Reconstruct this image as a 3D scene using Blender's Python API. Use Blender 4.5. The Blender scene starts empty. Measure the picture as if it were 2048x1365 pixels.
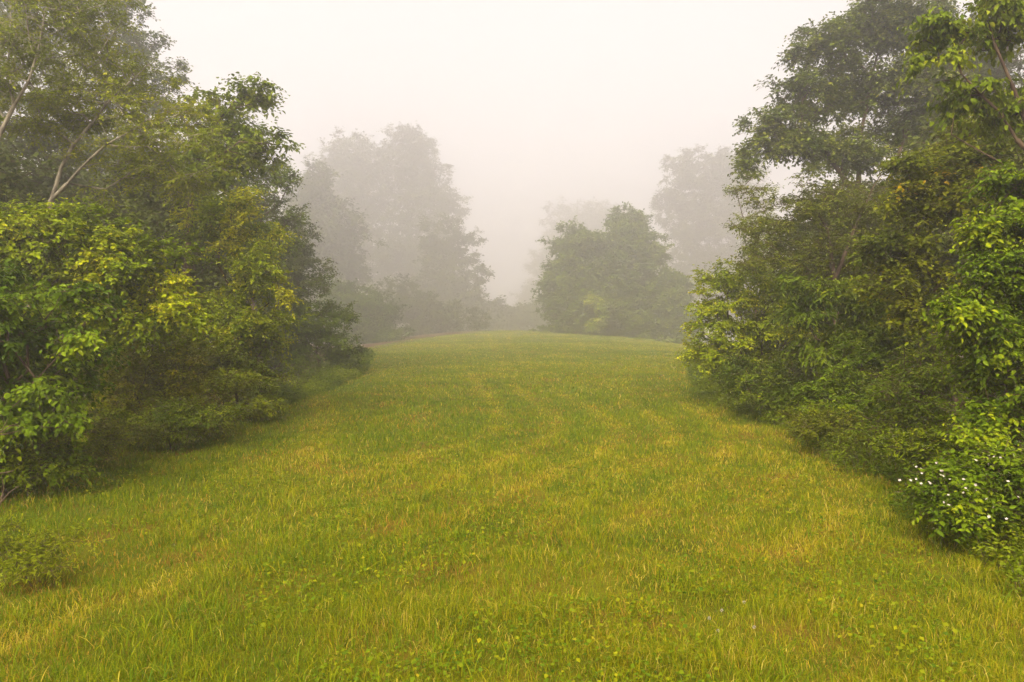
import bpy, math
import numpy as np

# ------------------------------------------------------------------ camera, sky, light
SC = bpy.context.scene
COL = SC.collection
F, YH, H = 1500.0, 668.0, 1.7          # focal length and horizon row in photo pixels, eye height in metres
cam_data = bpy.data.cameras.new('camera')
cam_data.sensor_width = 36.0
cam_data.lens = F / 2048 * 36
cam_data.clip_start = 0.05
cam_data.clip_end = 2000
cam = bpy.data.objects.new('camera', cam_data)
COL.objects.link(cam)
cam.location = (0, 0, H)
cam.rotation_euler = (math.radians(90) - math.atan((682.5 - YH) / F), 0, 0)
SC.camera = cam

SUN_EL, SUN_AZ = 42.0, 200.0
world = bpy.data.worlds.new('World')
SC.world = world
world.use_nodes = True
wn, wl = world.node_tree.nodes, world.node_tree.links
wn.clear()
sky = wn.new('ShaderNodeTexSky')
sky.sky_type = 'NISHITA'
sky.sun_disc = False
sky.sun_elevation = math.radians(SUN_EL)
sky.sun_rotation = math.radians(SUN_AZ)
sky.air_density = 1.0
sky.dust_density = 6.0
sky.ozone_density = 1.0
bw = wn.new('ShaderNodeRGBToBW')
tint = wn.new('ShaderNodeMix'); tint.data_type = 'RGBA'; tint.blend_type = 'MULTIPLY'
tint.inputs[0].default_value = 1.0
tint.inputs[7].default_value = (1.0, 0.957, 0.952, 1)      # the whole sky is one warm white fog bank
bg = wn.new('ShaderNodeBackground')
bg.inputs['Strength'].default_value = 0.15
wo = wn.new('ShaderNodeOutputWorld')
wl.new(sky.outputs[0], bw.inputs[0])
even = wn.new('ShaderNodeMix'); even.data_type = 'FLOAT'     # fog evens the brightness of the sky out down to the horizon
even.inputs[0].default_value = 0.6
even.inputs[3].default_value = 1.8
wl.new(bw.outputs[0], even.inputs[2])
wl.new(even.outputs[0], tint.inputs[6])
wl.new(tint.outputs[2], bg.inputs['Color'])
wl.new(bg.outputs[0], wo.inputs['Surface'])

sun_data = bpy.data.lights.new('sun', 'SUN')
sun_data.energy = 2.0
sun_data.angle = math.radians(45)
sun_data.color = (1.0, 0.91, 0.73)
sun = bpy.data.objects.new('sun', sun_data)
COL.objects.link(sun)
sun.rotation_euler = (math.radians(90 - SUN_EL), 0, math.radians(180 - SUN_AZ))

SC.view_settings.view_transform = 'Standard'
SC.view_settings.look = 'None'
SC.view_settings.exposure = 1.95
SC.view_settings.gamma = 1.0
SC.view_settings.use_curve_mapping = False
cy = SC.cycles
cy.max_bounces = 8
cy.diffuse_bounces = 4
cy.transmission_bounces = 4
cy.glossy_bounces = 2
cy.volume_bounces = 4
cy.use_denoising = True
cy.caustics_reflective = False
cy.caustics_refractive = False
FOG_DENSITY = 0.0070

# ------------------------------------------------------------------ helpers
def gz(x, y):
    """height of the ground"""
    x = np.asarray(x, float); y = np.asarray(y, float)
    s = np.clip(y - 4, 0, None)
    z = 0.024 * s
    over = np.clip(y - 92, 0, None)
    z = z - 0.024 * over - 0.0009 * over ** 2 * (over < 30) - (over >= 30) * (0.81 + 0.02 * (over - 30))
    z = z + 0.05 * np.sin(x * 0.45 + 1.0) * np.sin(y * 0.33) * np.clip(y / 12, 0, 1)
    z = z + 0.018 * np.sin(x * 1.7 + y * 0.6) * np.sin(y * 1.3 - x * 0.4)
    dx = np.minimum(np.abs(x - 0.8), 22)
    z = z - 0.0038 * dx ** 2 * np.clip((y - 8) / 34, 0, 1)
    side = np.clip(np.abs(x) - 9 - 0.1 * np.abs(y), 0, None)
    return z + 0.03 * side

def at(px, py, Y):
    return np.array([(px - 1024) / F * Y, Y, H + (YH - py) / F * Y])

def on_ground(px, py):
    """the point of the ground seen at a place in the photo"""
    Ys = np.linspace(2.2, 105, 5000)
    zz = H + (YH - py) / F * Ys
    g = gz((px - 1024) / F * Ys, Ys)
    k = np.argmax(g >= zz)
    if g[k] < zz[k]: k = len(Ys) - 1
    return np.array([(px - 1024) / F * Ys[k], Ys[k]])

def vnoise(x, y, seed, scale):
    r = np.random.default_rng(seed)
    g = r.random((64, 64))
    u, v = x / scale + 1000, y / scale + 1000
    i, j = np.floor(u).astype(int), np.floor(v).astype(int)
    fu, fv = u - i, v - j
    fu, fv = fu * fu * (3 - 2 * fu), fv * fv * (3 - 2 * fv)
    a = g[i % 64, j % 64]; b = g[(i + 1) % 64, j % 64]; c = g[i % 64, (j + 1) % 64]; d = g[(i + 1) % 64, (j + 1) % 64]
    return (a * (1 - fu) + b * fu) * (1 - fv) + (c * (1 - fu) + d * fu) * fv

def norm(v):
    return v / np.maximum(np.linalg.norm(v, axis=-1, keepdims=True), 1e-9)

def mesh_from(name, verts, faces_list, mat, tint=None, smooth=False):
    """faces_list: list of integer arrays (n, k)"""
    me = bpy.data.meshes.new(name)
    verts = np.asarray(verts, np.float32).reshape(-1, 3)
    loops = np.concatenate([f.ravel() for f in faces_list]).astype(np.int32)
    starts, off = [], 0
    for f in faces_list:
        n, k = f.shape
        starts.append(off + np.arange(n) * k)
        off += n * k
    starts = np.concatenate(starts).astype(np.int32)
    me.vertices.add(len(verts)); me.vertices.foreach_set('co', verts.ravel())
    me.loops.add(len(loops)); me.loops.foreach_set('vertex_index', loops)
    me.polygons.add(len(starts)); me.polygons.foreach_set('loop_start', starts)
    if smooth:
        me.polygons.foreach_set('use_smooth', np.ones(len(starts), bool))
    me.update(calc_edges=True)
    if tint is not None:
        a = me.attributes.new('tint', 'FLOAT', 'POINT')
        a.data.foreach_set('value', np.asarray(tint, np.float32))
    me.materials.append(mat)
    return me

def add_obj(name, me, parent=None, loc=None):
    o = bpy.data.objects.new(name, me)
    COL.objects.link(o)
    if parent is not None: o.parent = parent
    if loc is not None: o.location = loc
    return o

def tag(o, label=None, cat=None, group=None, kind=None):
    if label: o['label'] = label
    if cat: o['category'] = cat
    if group: o['group'] = group
    if kind: o['kind'] = kind
    return o

# ------------------------------------------------------------------ materials
def ramp_node(nt, stops):
    r = nt.nodes.new('ShaderNodeValToRGB')
    e = r.color_ramp.elements
    while len(e) > 1: e.remove(e[-1])
    e[0].position = stops[0][0]; e[0].color = (*stops[0][1], 1)
    for p, c in stops[1:]:
        k = e.new(p); k.color = (*c, 1)
    return r

def leaf_mat(name, stops, trans=0.33, rough=0.65, spec=0.06):
    m = bpy.data.materials.new(name); m.use_nodes = True
    nt = m.node_tree; nt.nodes.clear()
    a = nt.nodes.new('ShaderNodeAttribute'); a.attribute_name = 'tint'
    r = ramp_node(nt, stops)
    p = nt.nodes.new('ShaderNodeBsdfPrincipled')
    p.inputs['Roughness'].default_value = rough
    p.inputs['Specular IOR Level'].default_value = spec
    t = nt.nodes.new('ShaderNodeBsdfTranslucent')
    mx = nt.nodes.new('ShaderNodeMixShader'); mx.inputs[0].default_value = trans
    o = nt.nodes.new('ShaderNodeOutputMaterial')
    L = nt.links
    L.new(a.outputs['Fac'], r.inputs[0]); L.new(r.outputs[0], p.inputs['Base Color']); L.new(r.outputs[0], t.inputs['Color'])
    L.new(p.outputs[0], mx.inputs[1]); L.new(t.outputs[0], mx.inputs[2]); L.new(mx.outputs[0], o.inputs['Surface'])
    return m

def bark_mat(name, c1, c2, scale=9.0):
    m = bpy.data.materials.new(name); m.use_nodes = True
    nt = m.node_tree; nt.nodes.clear()
    tc = nt.nodes.new('ShaderNodeTexCoord')
    mp = nt.nodes.new('ShaderNodeMapping'); mp.inputs['Scale'].default_value = (1, 1, 0.35)
    n = nt.nodes.new('ShaderNodeTexNoise'); n.inputs['Scale'].default_value = scale; n.inputs['Detail'].default_value = 5
    r = ramp_node(nt, [(0.35, c1), (0.65, c2)])
    p = nt.nodes.new('ShaderNodeBsdfPrincipled'); p.inputs['Roughness'].default_value = 0.9
    p.inputs['Specular IOR Level'].default_value = 0.1
    b = nt.nodes.new('ShaderNodeBump'); b.inputs['Strength'].default_value = 0.5; b.inputs['Distance'].default_value = 0.02
    o = nt.nodes.new('ShaderNodeOutputMaterial')
    L = nt.links
    L.new(tc.outputs['Object'], mp.inputs[0]); L.new(mp.outputs[0], n.inputs[0]); L.new(n.outputs[0], r.inputs[0])
    L.new(r.outputs[0], p.inputs['Base Color']); L.new(n.outputs[0], b.inputs['Height']); L.new(b.outputs[0], p.inputs['Normal'])
    L.new(p.outputs[0], o.inputs['Surface'])
    return m

LM = {
 'deep':   leaf_mat('deep_green_leaf',   [(0, (0.0396, 0.0725, 0.0027)), (.5, (0.0898, 0.1400, 0.0027)), (.9, (0.1782, 0.2375, 0.0036)), (1, (0.2508, 0.2875, 0.0045))]),
 'mid':    leaf_mat('mid_green_leaf',    [(0, (0.0403, 0.0680, 0.0024)), (.5, (0.0954, 0.1350, 0.0032)), (.9, (0.1802, 0.2200, 0.0040)), (1, (0.2332, 0.2500, 0.0048))]),
 'bright': leaf_mat('yellow_green_leaf', [(0, (0.0726, 0.1063, 0.0027)), (.4, (0.1584, 0.2100, 0.0027)), (.85, (0.2970, 0.3375, 0.0036)), (1, (0.3960, 0.3750, 0.0054))]),
 'olive':  leaf_mat('olive_leaf',        [(0, (0.0509, 0.0660, 0.0024)), (.5, (0.1113, 0.1300, 0.0040)), (.9, (0.1908, 0.2000, 0.0056)), (1, (0.2650, 0.2200, 0.0064))]),
 'oak':    leaf_mat('oak_leaf',          [(0, (0.0371, 0.0550, 0.0064)), (.5, (0.0848, 0.1120, 0.0096)), (.9, (0.1590, 0.1900, 0.0120)), (1, (0.2120, 0.2200, 0.0160))]),
 'gold':   leaf_mat('golden_leaf',       [(0, (0.0689, 0.0900, 0.0024)), (.5, (0.1537, 0.1750, 0.0032)), (.85, (0.2862, 0.2800, 0.0040)), (1, (0.5300, 0.3200, 0.0064))]),
 'airy':   leaf_mat('pale_airy_leaf',    [(0, (0.0742, 0.1000, 0.0040)), (.5, (0.1537, 0.1850, 0.0048)), (.9, (0.2544, 0.2800, 0.0064)), (1, (0.3074, 0.3000, 0.0096))]),
 'hazy':   leaf_mat('woodland_leaf',     [(0, (0.0371, 0.0480, 0.0064)), (.5, (0.0763, 0.0920, 0.0096)), (1, (0.1272, 0.1500, 0.0144))], trans=.3),
}
BK = {
 'brown': bark_mat('brown_bark', (.045, .028, .018), (.12, .08, .05)),
 'pale':  bark_mat('pale_lichen_bark', (.11, .09, .065), (.30, .26, .18), 14),
 'dead':  bark_mat('dead_twig_bark', (.05, .032, .02), (.12, .08, .05), 20),
}
def plain_mat(name, c, rough=.7, trans=0):
    m = bpy.data.materials.new(name); m.use_nodes = True
    nt = m.node_tree
    p = nt.nodes['Principled BSDF']
    n = nt.nodes.new('ShaderNodeTexNoise'); n.inputs['Scale'].default_value = 40
    r = ramp_node(nt, [(0.3, tuple(v * .8 for v in c)), (0.7, c)])
    nt.links.new(n.outputs[0], r.inputs[0]); nt.links.new(r.outputs[0], p.inputs['Base Color'])
    p.inputs['Roughness'].default_value = rough
    return m
PETAL = plain_mat('petal', (.38, .33, .27))

# ------------------------------------------------------------------ geometry makers
def tube_edges(p0, r0, p1, r1, sides):
    """frustums for many edges at once"""
    n = len(p0)
    d = norm(p1 - p0)
    ref = np.where(np.abs(d[:, 2:3]) > .9, np.array([[1., 0, 0]]), np.array([[0, 0, 1.]]))
    a = norm(np.cross(d, ref)); b = np.cross(d, a)
    th = np.arange(sides) / sides * 2 * math.pi
    ring = a[:, None] * np.cos(th)[None, :, None] + b[:, None] * np.sin(th)[None, :, None]
    v0 = p0[:, None] + ring * r0[:, None, None]
    v1 = p1[:, None] + ring * r1[:, None, None]
    V = np.concatenate([v0, v1], 1).reshape(-1, 3)
    base = (np.arange(n) * 2 * sides)[:, None]
    k = np.arange(sides)
    Fq = np.stack([base + k, base + (k + 1) % sides, base + sides + (k + 1) % sides, base + sides + k], -1).reshape(-1, 4)
    return V, Fq

def leaves_geo(pos, dr, nr, size, width, simple, fold=.10):
    dr = norm(dr); sd = norm(np.cross(nr, dr)); nr = np.cross(dr, sd)
    if simple:
        prof = np.array([[0, 0, 0], [.45, .5, fold], [1, 0, -.05], [.45, -.5, fold]])
        faces = np.array([[0, 1, 2], [0, 2, 3]])
    else:
        prof = np.array([[0, 0, 0], [.28, .44, fold], [.66, .36, fold * .8], [1, 0, -.14], [.66, -.36, fold * .8], [.28, -.44, fold]])
        faces = np.array([[0, 1, 2, 3], [0, 3, 4, 5]])
    s = size[:, None, None]
    V = (pos[:, None] + dr[:, None] * prof[None, :, 0:1] * s + sd[:, None] * prof[None, :, 1:2] * s * width
         + nr[:, None] * prof[None, :, 2:3] * s)
    k = len(prof)
    Fc = (np.arange(len(pos)) * k)[:, None, None] + faces[None]
    return V.reshape(-1, 3), Fc.reshape(-1, faces.shape[1]), k

def sample_lobes(lobes, n, rng, shell, clump, cs=.45, rough=1.0):
    """points inside a union of ellipsoids, gathered in clumps; returns points and outward directions"""
    w = np.array([(l[3] * l[4] * l[5]) ** .75 for l in lobes]); w /= w.sum()
    nc = max(6, int(n / clump))
    pick = rng.choice(len(lobes), nc, p=w)
    C = np.array([l[:3] for l in lobes])[pick]; R = np.array([l[3:] for l in lobes])[pick]
    d = norm(rng.normal(size=(nc, 3)))
    rad = rng.random((nc, 1)) ** (1 / shell)
    bump = 1 + (.18 * np.sin(d[:, :1] * 5 + d[:, 2:] * 7 + pick[:, None]) + rng.normal(0, .07, (nc, 1))) * rough
    cc = C + d * R * rad * bump
    m = rng.integers(0, nc, n)
    spread = np.minimum(R.mean(1) * .22, cs)[m][:, None]
    P = cc[m] + rng.normal(size=(n, 3)) * spread * np.array([1, 1, .6])
    out = norm((P - C[m]) / R[m])
    return P, out, rng.random(nc)[m]

def skeleton(trunks, tips, rng, alpha, step, tip_r, wig):
    P = []; par = []; fixed = {}
    for tr in trunks:
        start = tr[0]
        if P and tr[1]:
            d = [np.linalg.norm(np.array(start[:3]) - q) for q in P]
            last = int(np.argmin(d)); pts = tr[0:1] and tr[2:]
        else:
            P.append(np.array(start[:3], float)); par.append(-1); last = len(P) - 1; fixed[last] = start[3]; pts = tr[2:]
        for p in pts:
            a, b = P[last].copy(), np.array(p[:3], float)
            ra = fixed.get(last, p[3])
            n = max(1, int(np.linalg.norm(b - a) / step))
            for i in range(1, n + 1):
                q = a + (b - a) * i / n
                if i < n: q = q + rng.normal(size=3) * .012 * np.array([1, 1, .3])
                P.append(q); par.append(last); last = len(P) - 1
                fixed[last] = ra + (p[3] - ra) * i / n
    P0 = np.zeros((60000, 3)); n = len(P); P0[:n] = np.array(P)
    plen = np.zeros(60000)
    for i in range(n):
        if par[i] >= 0: plen[i] = plen[par[i]] + np.linalg.norm(P0[i] - P0[par[i]])
    block = 0
    rootz = P0[0, 2]
    order = np.argsort([np.min(np.linalg.norm(P0[:n] - t, axis=1)) for t in tips])
    for k in order:
        t = tips[k]
        dv = t - P0[:n]
        dist = np.linalg.norm(dv, axis=1)
        down = np.clip(-dv[:, 2], 0, None)
        low = np.clip(0.25 * (t[2] - rootz) - (P0[:n, 2] - rootz), 0, None)
        q = int(np.argmin(dist + alpha * plen[:n] + .8 * down))
        L = dist[q]
        m = max(1, min(12, int(L / step)))
        a = P0[q].copy(); last = q
        ctrl = (a + t) / 2 + np.array([0, 0, -.10 * L]) * (t[2] > a[2]) + rng.normal(size=3) * .07 * L
        for i in range(1, m + 1):
            s = i / m
            p = (1 - s) ** 2 * a + 2 * s * (1 - s) * ctrl + s * s * t
            if i < m: p = p + rng.normal(size=3) * wig
            P0[n] = p; par.append(last); plen[n] = plen[last] + L / m; last = n; n += 1
    P0 = P0[:n]; par = np.array(par)
    e = 2.35
    acc = np.zeros(n); rad = np.zeros(n)
    for i in range(n - 1, -1, -1):
        rad[i] = (acc[i] ** (1 / e)) if acc[i] > 0 else tip_r
        if par[i] >= 0: acc[par[i]] += rad[i] ** e
    for i, r in fixed.items(): rad[i] = max(min(rad[i], r), r * .75)
    return P0, par, rad

TREES = 0
def plant(name, label, cat, Y, base_px, lobes, mat, group=None, trunks=None, tips=300, twigs=6, leaves=10, leaf=.07, width=.62,
          spray=.35, bark='brown', simple=False, shell=3.0, clump=6, alpha=.3, droop=.35, leafdroop=.3, trunk_r=.08, tip_r=.004,
          seed=None, step=.28, dY=0, depth=1.0, flat=.6, flowers=None, twig_r=.0022, bias=0.0, sides=5, cut=None, rough=1.0, tintvar=.35):
    """one plant: an Empty at its base, trunk (all wood) and crown (all leaves)"""
    global TREES
    TREES += 1
    rng = np.random.default_rng(seed if seed is not None else 1000 + TREES)
    bx = (base_px - 1024) / F * Y
    root = np.array([bx, Y + dY, float(gz(bx, Y + dY))])
    emp = bpy.data.objects.new(name, None); COL.objects.link(emp); emp.location = root
    emp.empty_display_size = .3
    tag(emp, label, cat, group)
    LB = []
    for l in lobes:
        dy = l[4] if len(l) > 4 else 0
        yy = Y + dy
        c = at(l[0], l[1], yy); rx, rz = l[2] / F * yy, l[3] / F * yy
        LB.append((*c, rx, (rx + rz) / 2 * depth, rz))
    T, O, ct = sample_lobes(LB, tips, rng, shell, clump, max(.45, spray * .9), rough)
    g = gz(T[:, 0], T[:, 1])
    ok = T[:, 2] > g + .05
    T, O, ct = T[ok], O[ok], ct[ok]
    trk = []
    if trunks:
        for flag, pts in trunks:
            pp = []
            for (px, py, dd, r) in pts:
                pp.append((*at(px, py, Y + dd), r))
            if not flag:
                pp = [(root[0], root[1], root[2] - .1, pp[0][3] * 1.25)] + pp
                trk.append([pp[0], False] + pp[1:])
            else:
                trk.append([pp[0], True] + pp[1:])
    else:
        c = np.average(T, axis=0)
        hh = c[2] - root[2]
        top = root + (c - root) * np.array([.5, .5, .6])
        mid = root + (c - root) * np.array([.15, .15, .3]) + rng.normal(size=3) * .05
        trk = [[(root[0], root[1], root[2] - .1, trunk_r * 1.15), False, (*mid, trunk_r * .85), (*top, trunk_r * .65)]]
    P, par, rad = skeleton(trk, T, rng, alpha, step, tip_r, .02)
    # order changed by the skeleton does not matter for the leaves: they grow from the tips
    idx = np.nonzero(par >= 0)[0]
    V1, F1 = tube_edges(P[par[idx]], np.maximum(rad[idx], rad[par[idx]] * .55), P[idx], rad[idx], sides)
    # twigs and leaves
    n = len(T)
    tt = np.repeat(np.arange(n), twigs)
    d = O[tt] * .75 + rng.normal(size=(len(tt), 3)) * .75 + np.array([0, 0, .12])
    d[:, 2] *= flat
    d = norm(d)
    L = spray * rng.uniform(.45, 1.15, len(tt))
    p0 = T[tt]
    pend = p0 + d * L[:, None] + np.array([0, 0, -1.]) * (droop * L * .5)[:, None]
    V2, F2 = tube_edges(p0, np.full(len(p0), twig_r * 1.4), pend, np.full(len(p0), twig_r * .6), 3)
    V = np.concatenate([V1, V2]) - root; Fw = np.concatenate([F1, F2 + len(V1)])
    wood = mesh_from(name + '_wood', V, [Fw], BK[bark], smooth=True)
    add_obj('trunk', wood, emp)
    li = np.repeat(np.arange(len(tt)), leaves)
    m = len(li)
    t = np.tile((np.arange(leaves) + .6) / leaves, len(tt)) * rng.uniform(.9, 1.1, m)
    side = norm(np.cross(d, np.array([0, 0, 1.])))[li]
    sgn = np.tile(np.where(np.arange(leaves) % 2 == 0, 1., -1.), len(tt))[:, None]
    pos = p0[li] + d[li] * (L[li] * t)[:, None] + np.array([0, 0, -1.]) * (droop * .5 * L[li] * t * t)[:, None]
    pos += rng.normal(size=(m, 3)) * leaf * .25
    ldir = d[li] * .6 + side * sgn * .85 + rng.normal(size=(m, 3)) * .35 + np.array([0, 0, -leafdroop])
    nrm = np.array([0, 0, 1.]) + rng.normal(size=(m, 3)) * .38 + O[tt[li]] * .35
    size = leaf * rng.uniform(.55, 1.25, m)
    tv = .5 + (ct[tt[li]] - .5) * tintvar * 1.3 + (rng.random(len(tt))[li] - .5) * .25 + (rng.random(m) - .5) * .35 + bias
    tv += (t > .85) * .06
    keep = pos[:, 2] > gz(pos[:, 0], pos[:, 1]) + .02
    if cut is not None: keep &= cut(pos)
    pos, ldir, nrm, size, tv = pos[keep], ldir[keep], nrm[keep], size[keep], tv[keep]
    LV, LF, k = leaves_geo(pos - root, ldir, nrm, size, width, simple)
    crown = mesh_from(name + '_leaves', LV, [LF], LM[mat], tint=np.repeat(np.clip(tv, 0, 1), k))
    add_obj('crown', crown, emp)
    if flowers:
        for (px, py, rpx, cnt, dd) in flowers:
            c = at(px, py, Y + dd)
            for q in range(cnt * 2):
                p = c + rng.normal(size=3) * np.array([1.0, .8, .45]) * rpx / F * Y
                up = norm(np.array([0, -.5, 1.]) + rng.normal(size=3) * .5)
                s1 = norm(np.cross(up, rng.normal(size=3))); s2 = np.cross(up, s1)
                fv, ff = [p], []
                r = rng.uniform(.007, .013)
                for a in range(5):
                    th = a / 5 * 2 * math.pi
                    dd_ = s1 * math.cos(th) + s2 * math.sin(th); ss = -s1 * math.sin(th) + s2 * math.cos(th)
                    k5 = len(fv)
                    fv += [p + dd_ * r * .6 + ss * r * .45 + up * .003, p + dd_ * r + up * .005, p + dd_ * r * .6 - ss * r * .45 + up * .003]
                    ff.append([0, k5, k5 + 1, k5 + 2])
                fm = mesh_from('flower', np.array(fv) - root, [np.array(ff)], PETAL)
                add_obj('flower', fm, emp)
    return emp

def copy_tree(src, X, Y, s, rot, sink=.1, label=None, sz=None):
    c = src.copy(); COL.objects.link(c)
    c.location = (X, Y, float(gz(X, Y)) - sink)
    c.scale = (s, s, sz or s); c.rotation_euler = (0, 0, rot)
    if label: c['label'] = label
    for ch in [o for o in src.children]:
        k = ch.copy(); COL.objects.link(k); k.parent = c
    return c

# ------------------------------------------------------------------ ground
TRACKS = []
for line in ([(940, 745), (963, 779), (990, 814), (1006, 841), (983, 869), (905, 896), (800, 930)],
             [(1020, 770), (1069, 806), (1115, 841), (1112, 869), (1069, 892), (980, 930), (860, 980)],
             [(1110, 780), (1186, 822), (1240, 861), (1215, 895), (1166, 920), (1050, 975), (930, 1040)],
             [(1250, 800), (1338, 855), (1345, 884), (1322, 912), (1210, 965), (1147, 1001), (1060, 1070)],
             [(1330, 790), (1430, 840), (1462, 885), (1440, 930), (1340, 990), (1240, 1060)],
             [(1430, 830), (1530, 890), (1572, 950), (1545, 1000), (1440, 1060), (1330, 1130)],
             [(1560, 870), (1660, 930), (1705, 995), (1670, 1050), (1560, 1120)],
             [(975, 668), (985, 690), (1005, 715), (1010, 740)],
             [(1020, 668), (1018, 690), (1040, 712), (1060, 740)],
             [(640, 780), (650, 820), (640, 880), (600, 930)],
             [(0, 1300), (100, 1250), (200, 1215), (300, 1190), (370, 1150)]):
    TRACKS.append([on_ground(*p) for p in line])
def track_mask(x, y):
    m = np.zeros(len(x))
    for k, tr in enumerate(TRACKS):
        wd = .11 if k < 7 else (.2 if k < 10 else .11)
        for a, b in zip(tr[:-1], tr[1:]):
            ab = b - a; L2 = (ab ** 2).sum()
            t = np.clip(((x - a[0]) * ab[0] + (y - a[1]) * ab[1]) / L2, 0, 1)
            d2 = (x - a[0] - ab[0] * t) ** 2 + (y - a[1] - ab[1] * t) ** 2
            m = np.maximum(m, np.exp(-d2 / (2 * wd * wd)) * (.65 if k < 7 else (.35 if k < 10 else .9)))
    return m

# edge of the mown field on either side (X as a function of Y)
LE = np.array([on_ground(px, py) for px, py in [(-420, 1060), (0, 945), (250, 885), (540, 812), (700, 752), (740, 705), (860, 678), (975, 664)]])
RE = np.array([on_ground(px, py) for px, py in [(2300, 1280), (2048, 1120), (1870, 1025), (1640, 880), (1440, 800), (1395, 735), (1380, 700), (1375, 684)]])
def left_edge(y): return np.interp(y, LE[:, 1], LE[:, 0])
def right_edge(y): return np.interp(y, RE[:, 1], RE[:, 0])
def wild(x, y):
    """0 on the mown grass, 1 well inside the woods"""
    a = left_edge(y) - x; b = x - right_edge(y)
    return np.clip(np.maximum(a, b) + .3 * (vnoise(x, y, 5, 1.3) - .5), -1, 3)

xs = np.concatenate([-np.geomspace(260, 14, 30), np.linspace(-13.8, 13.8, 140), np.geomspace(14, 260, 30)])
ys = np.concatenate([-np.geomspace(160, 3, 14), np.linspace(-2.5, 100, 330), np.geomspace(101, 380, 38)])
GX, GY = np.meshgrid(xs, ys)
gv = np.stack([GX.ravel(), GY.ravel(), gz(GX.ravel(), GY.ravel())], -1)
nx, ny = len(xs), len(ys)
ii = (np.arange(ny - 1)[:, None] * nx + np.arange(nx - 1)[None]).ravel()
gf = np.stack([ii, ii + 1, ii + nx + 1, ii + nx], -1)
gm = bpy.data.materials.new('meadow_soil'); gm.use_nodes = True
nt = gm.node_tree; nt.nodes.clear()
tc = nt.nodes.new('ShaderNodeTexCoord')
n1 = nt.nodes.new('ShaderNodeTexNoise'); n1.inputs['Scale'].default_value = 1.3; n1.inputs['Detail'].default_value = 6
n2 = nt.nodes.new('ShaderNodeTexNoise'); n2.inputs['Scale'].default_value = 26; n2.inputs['Detail'].default_value = 6
r1 = ramp_node(nt, [(.3, (.06, .065, .005)), (.5, (.11, .10, .007)), (.7, (.13, .07, .012))])
r2 = ramp_node(nt, [(.3, (.035, .022, .010)), (.7, (.10, .060, .025))])
at_ = nt.nodes.new('ShaderNodeAttribute'); at_.attribute_name = 'tint'
mx1 = nt.nodes.new('ShaderNodeMix'); mx1.data_type = 'RGBA'; mx1.blend_type = 'MULTIPLY'; mx1.inputs[0].default_value = .6
mx2 = nt.nodes.new('ShaderNodeMix'); mx2.data_type = 'RGBA'
p = nt.nodes.new('ShaderNodeBsdfPrincipled'); p.inputs['Roughness'].default_value = 1; p.inputs['Specular IOR Level'].default_value = 0
bp = nt.nodes.new('ShaderNodeBump'); bp.inputs['Distance'].default_value = .03
oo = nt.nodes.new('ShaderNodeOutputMaterial')
L = nt.links
L.new(tc.outputs['Object'], n1.inputs[0]); L.new(tc.outputs['Object'], n2.inputs[0])
L.new(n1.outputs[0], r1.inputs[0]); L.new(n2.outputs[0], r2.inputs[0])
L.new(r1.outputs[0], mx1.inputs[6]); L.new(n2.outputs['Color'], mx1.inputs[7])
L.new(at_.outputs['Fac'], mx2.inputs[0]); L.new(r1.outputs[0], mx2.inputs[6]); L.new(r2.outputs[0], mx2.inputs[7])
L.new(mx2.outputs[2], p.inputs['Base Color']); L.new(n2.outputs[0], bp.inputs['Height']); L.new(bp.outputs[0], p.inputs['Normal'])
L.new(p.outputs[0], oo.inputs['Surface'])
ground = add_obj('ground', mesh_from('ground', gv, [gf], gm, tint=np.clip(wild(gv[:, 0], gv[:, 1]), 0, 1), smooth=True))
tag(ground, kind='structure')

# ------------------------------------------------------------------ grass
GRASS = leaf_mat('grass_blade', [(0, (0.0520, 0.1080, 0.0048)), (.3, (0.1352, 0.1890, 0.0040)), (.55, (0.2756, 0.2646, 0.0040)), (.75, (0.3952, 0.3024, 0.0128)), (.88, (0.5200, 0.4104, 0.0800)), (1, (0.3744, 0.1620, 0.0160))], trans=.4, rough=.65, spec=.06)
def blades(x, y, h, w, lean, tv, rng, name):
    n = len(x)
    az = rng.uniform(0, 2 * math.pi, n)
    b = np.stack([x, y, gz(x, y) - .005], -1)
    dr = np.stack([np.cos(az), np.sin(az), np.zeros(n)], -1)
    fa = rng.uniform(0, 2 * math.pi, n)
    wd = np.stack([np.cos(fa), np.sin(fa), np.zeros(n)], -1) * (w / 2)[:, None]
    m = b + dr * (h * lean * .3)[:, None] + np.array([0, 0, 1.]) * (h * .58)[:, None]
    tp = b + dr * (h * lean * 1.0)[:, None] + np.array([0, 0, 1.]) * (h * (1 - .35 * lean))[:, None]
    V = np.stack([b - wd, b + wd, m + wd * .8, m - wd * .8, tp], 1).reshape(-1, 3)
    k = (np.arange(n) * 5)[:, None]
    q = k + np.array([[0, 1, 2, 3]]); t = k + np.array([[3, 2, 4]])
    return mesh_from(name, V, [q, t], GRASS, tint=np.repeat(np.clip(tv, 0, 1), 5))

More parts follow.
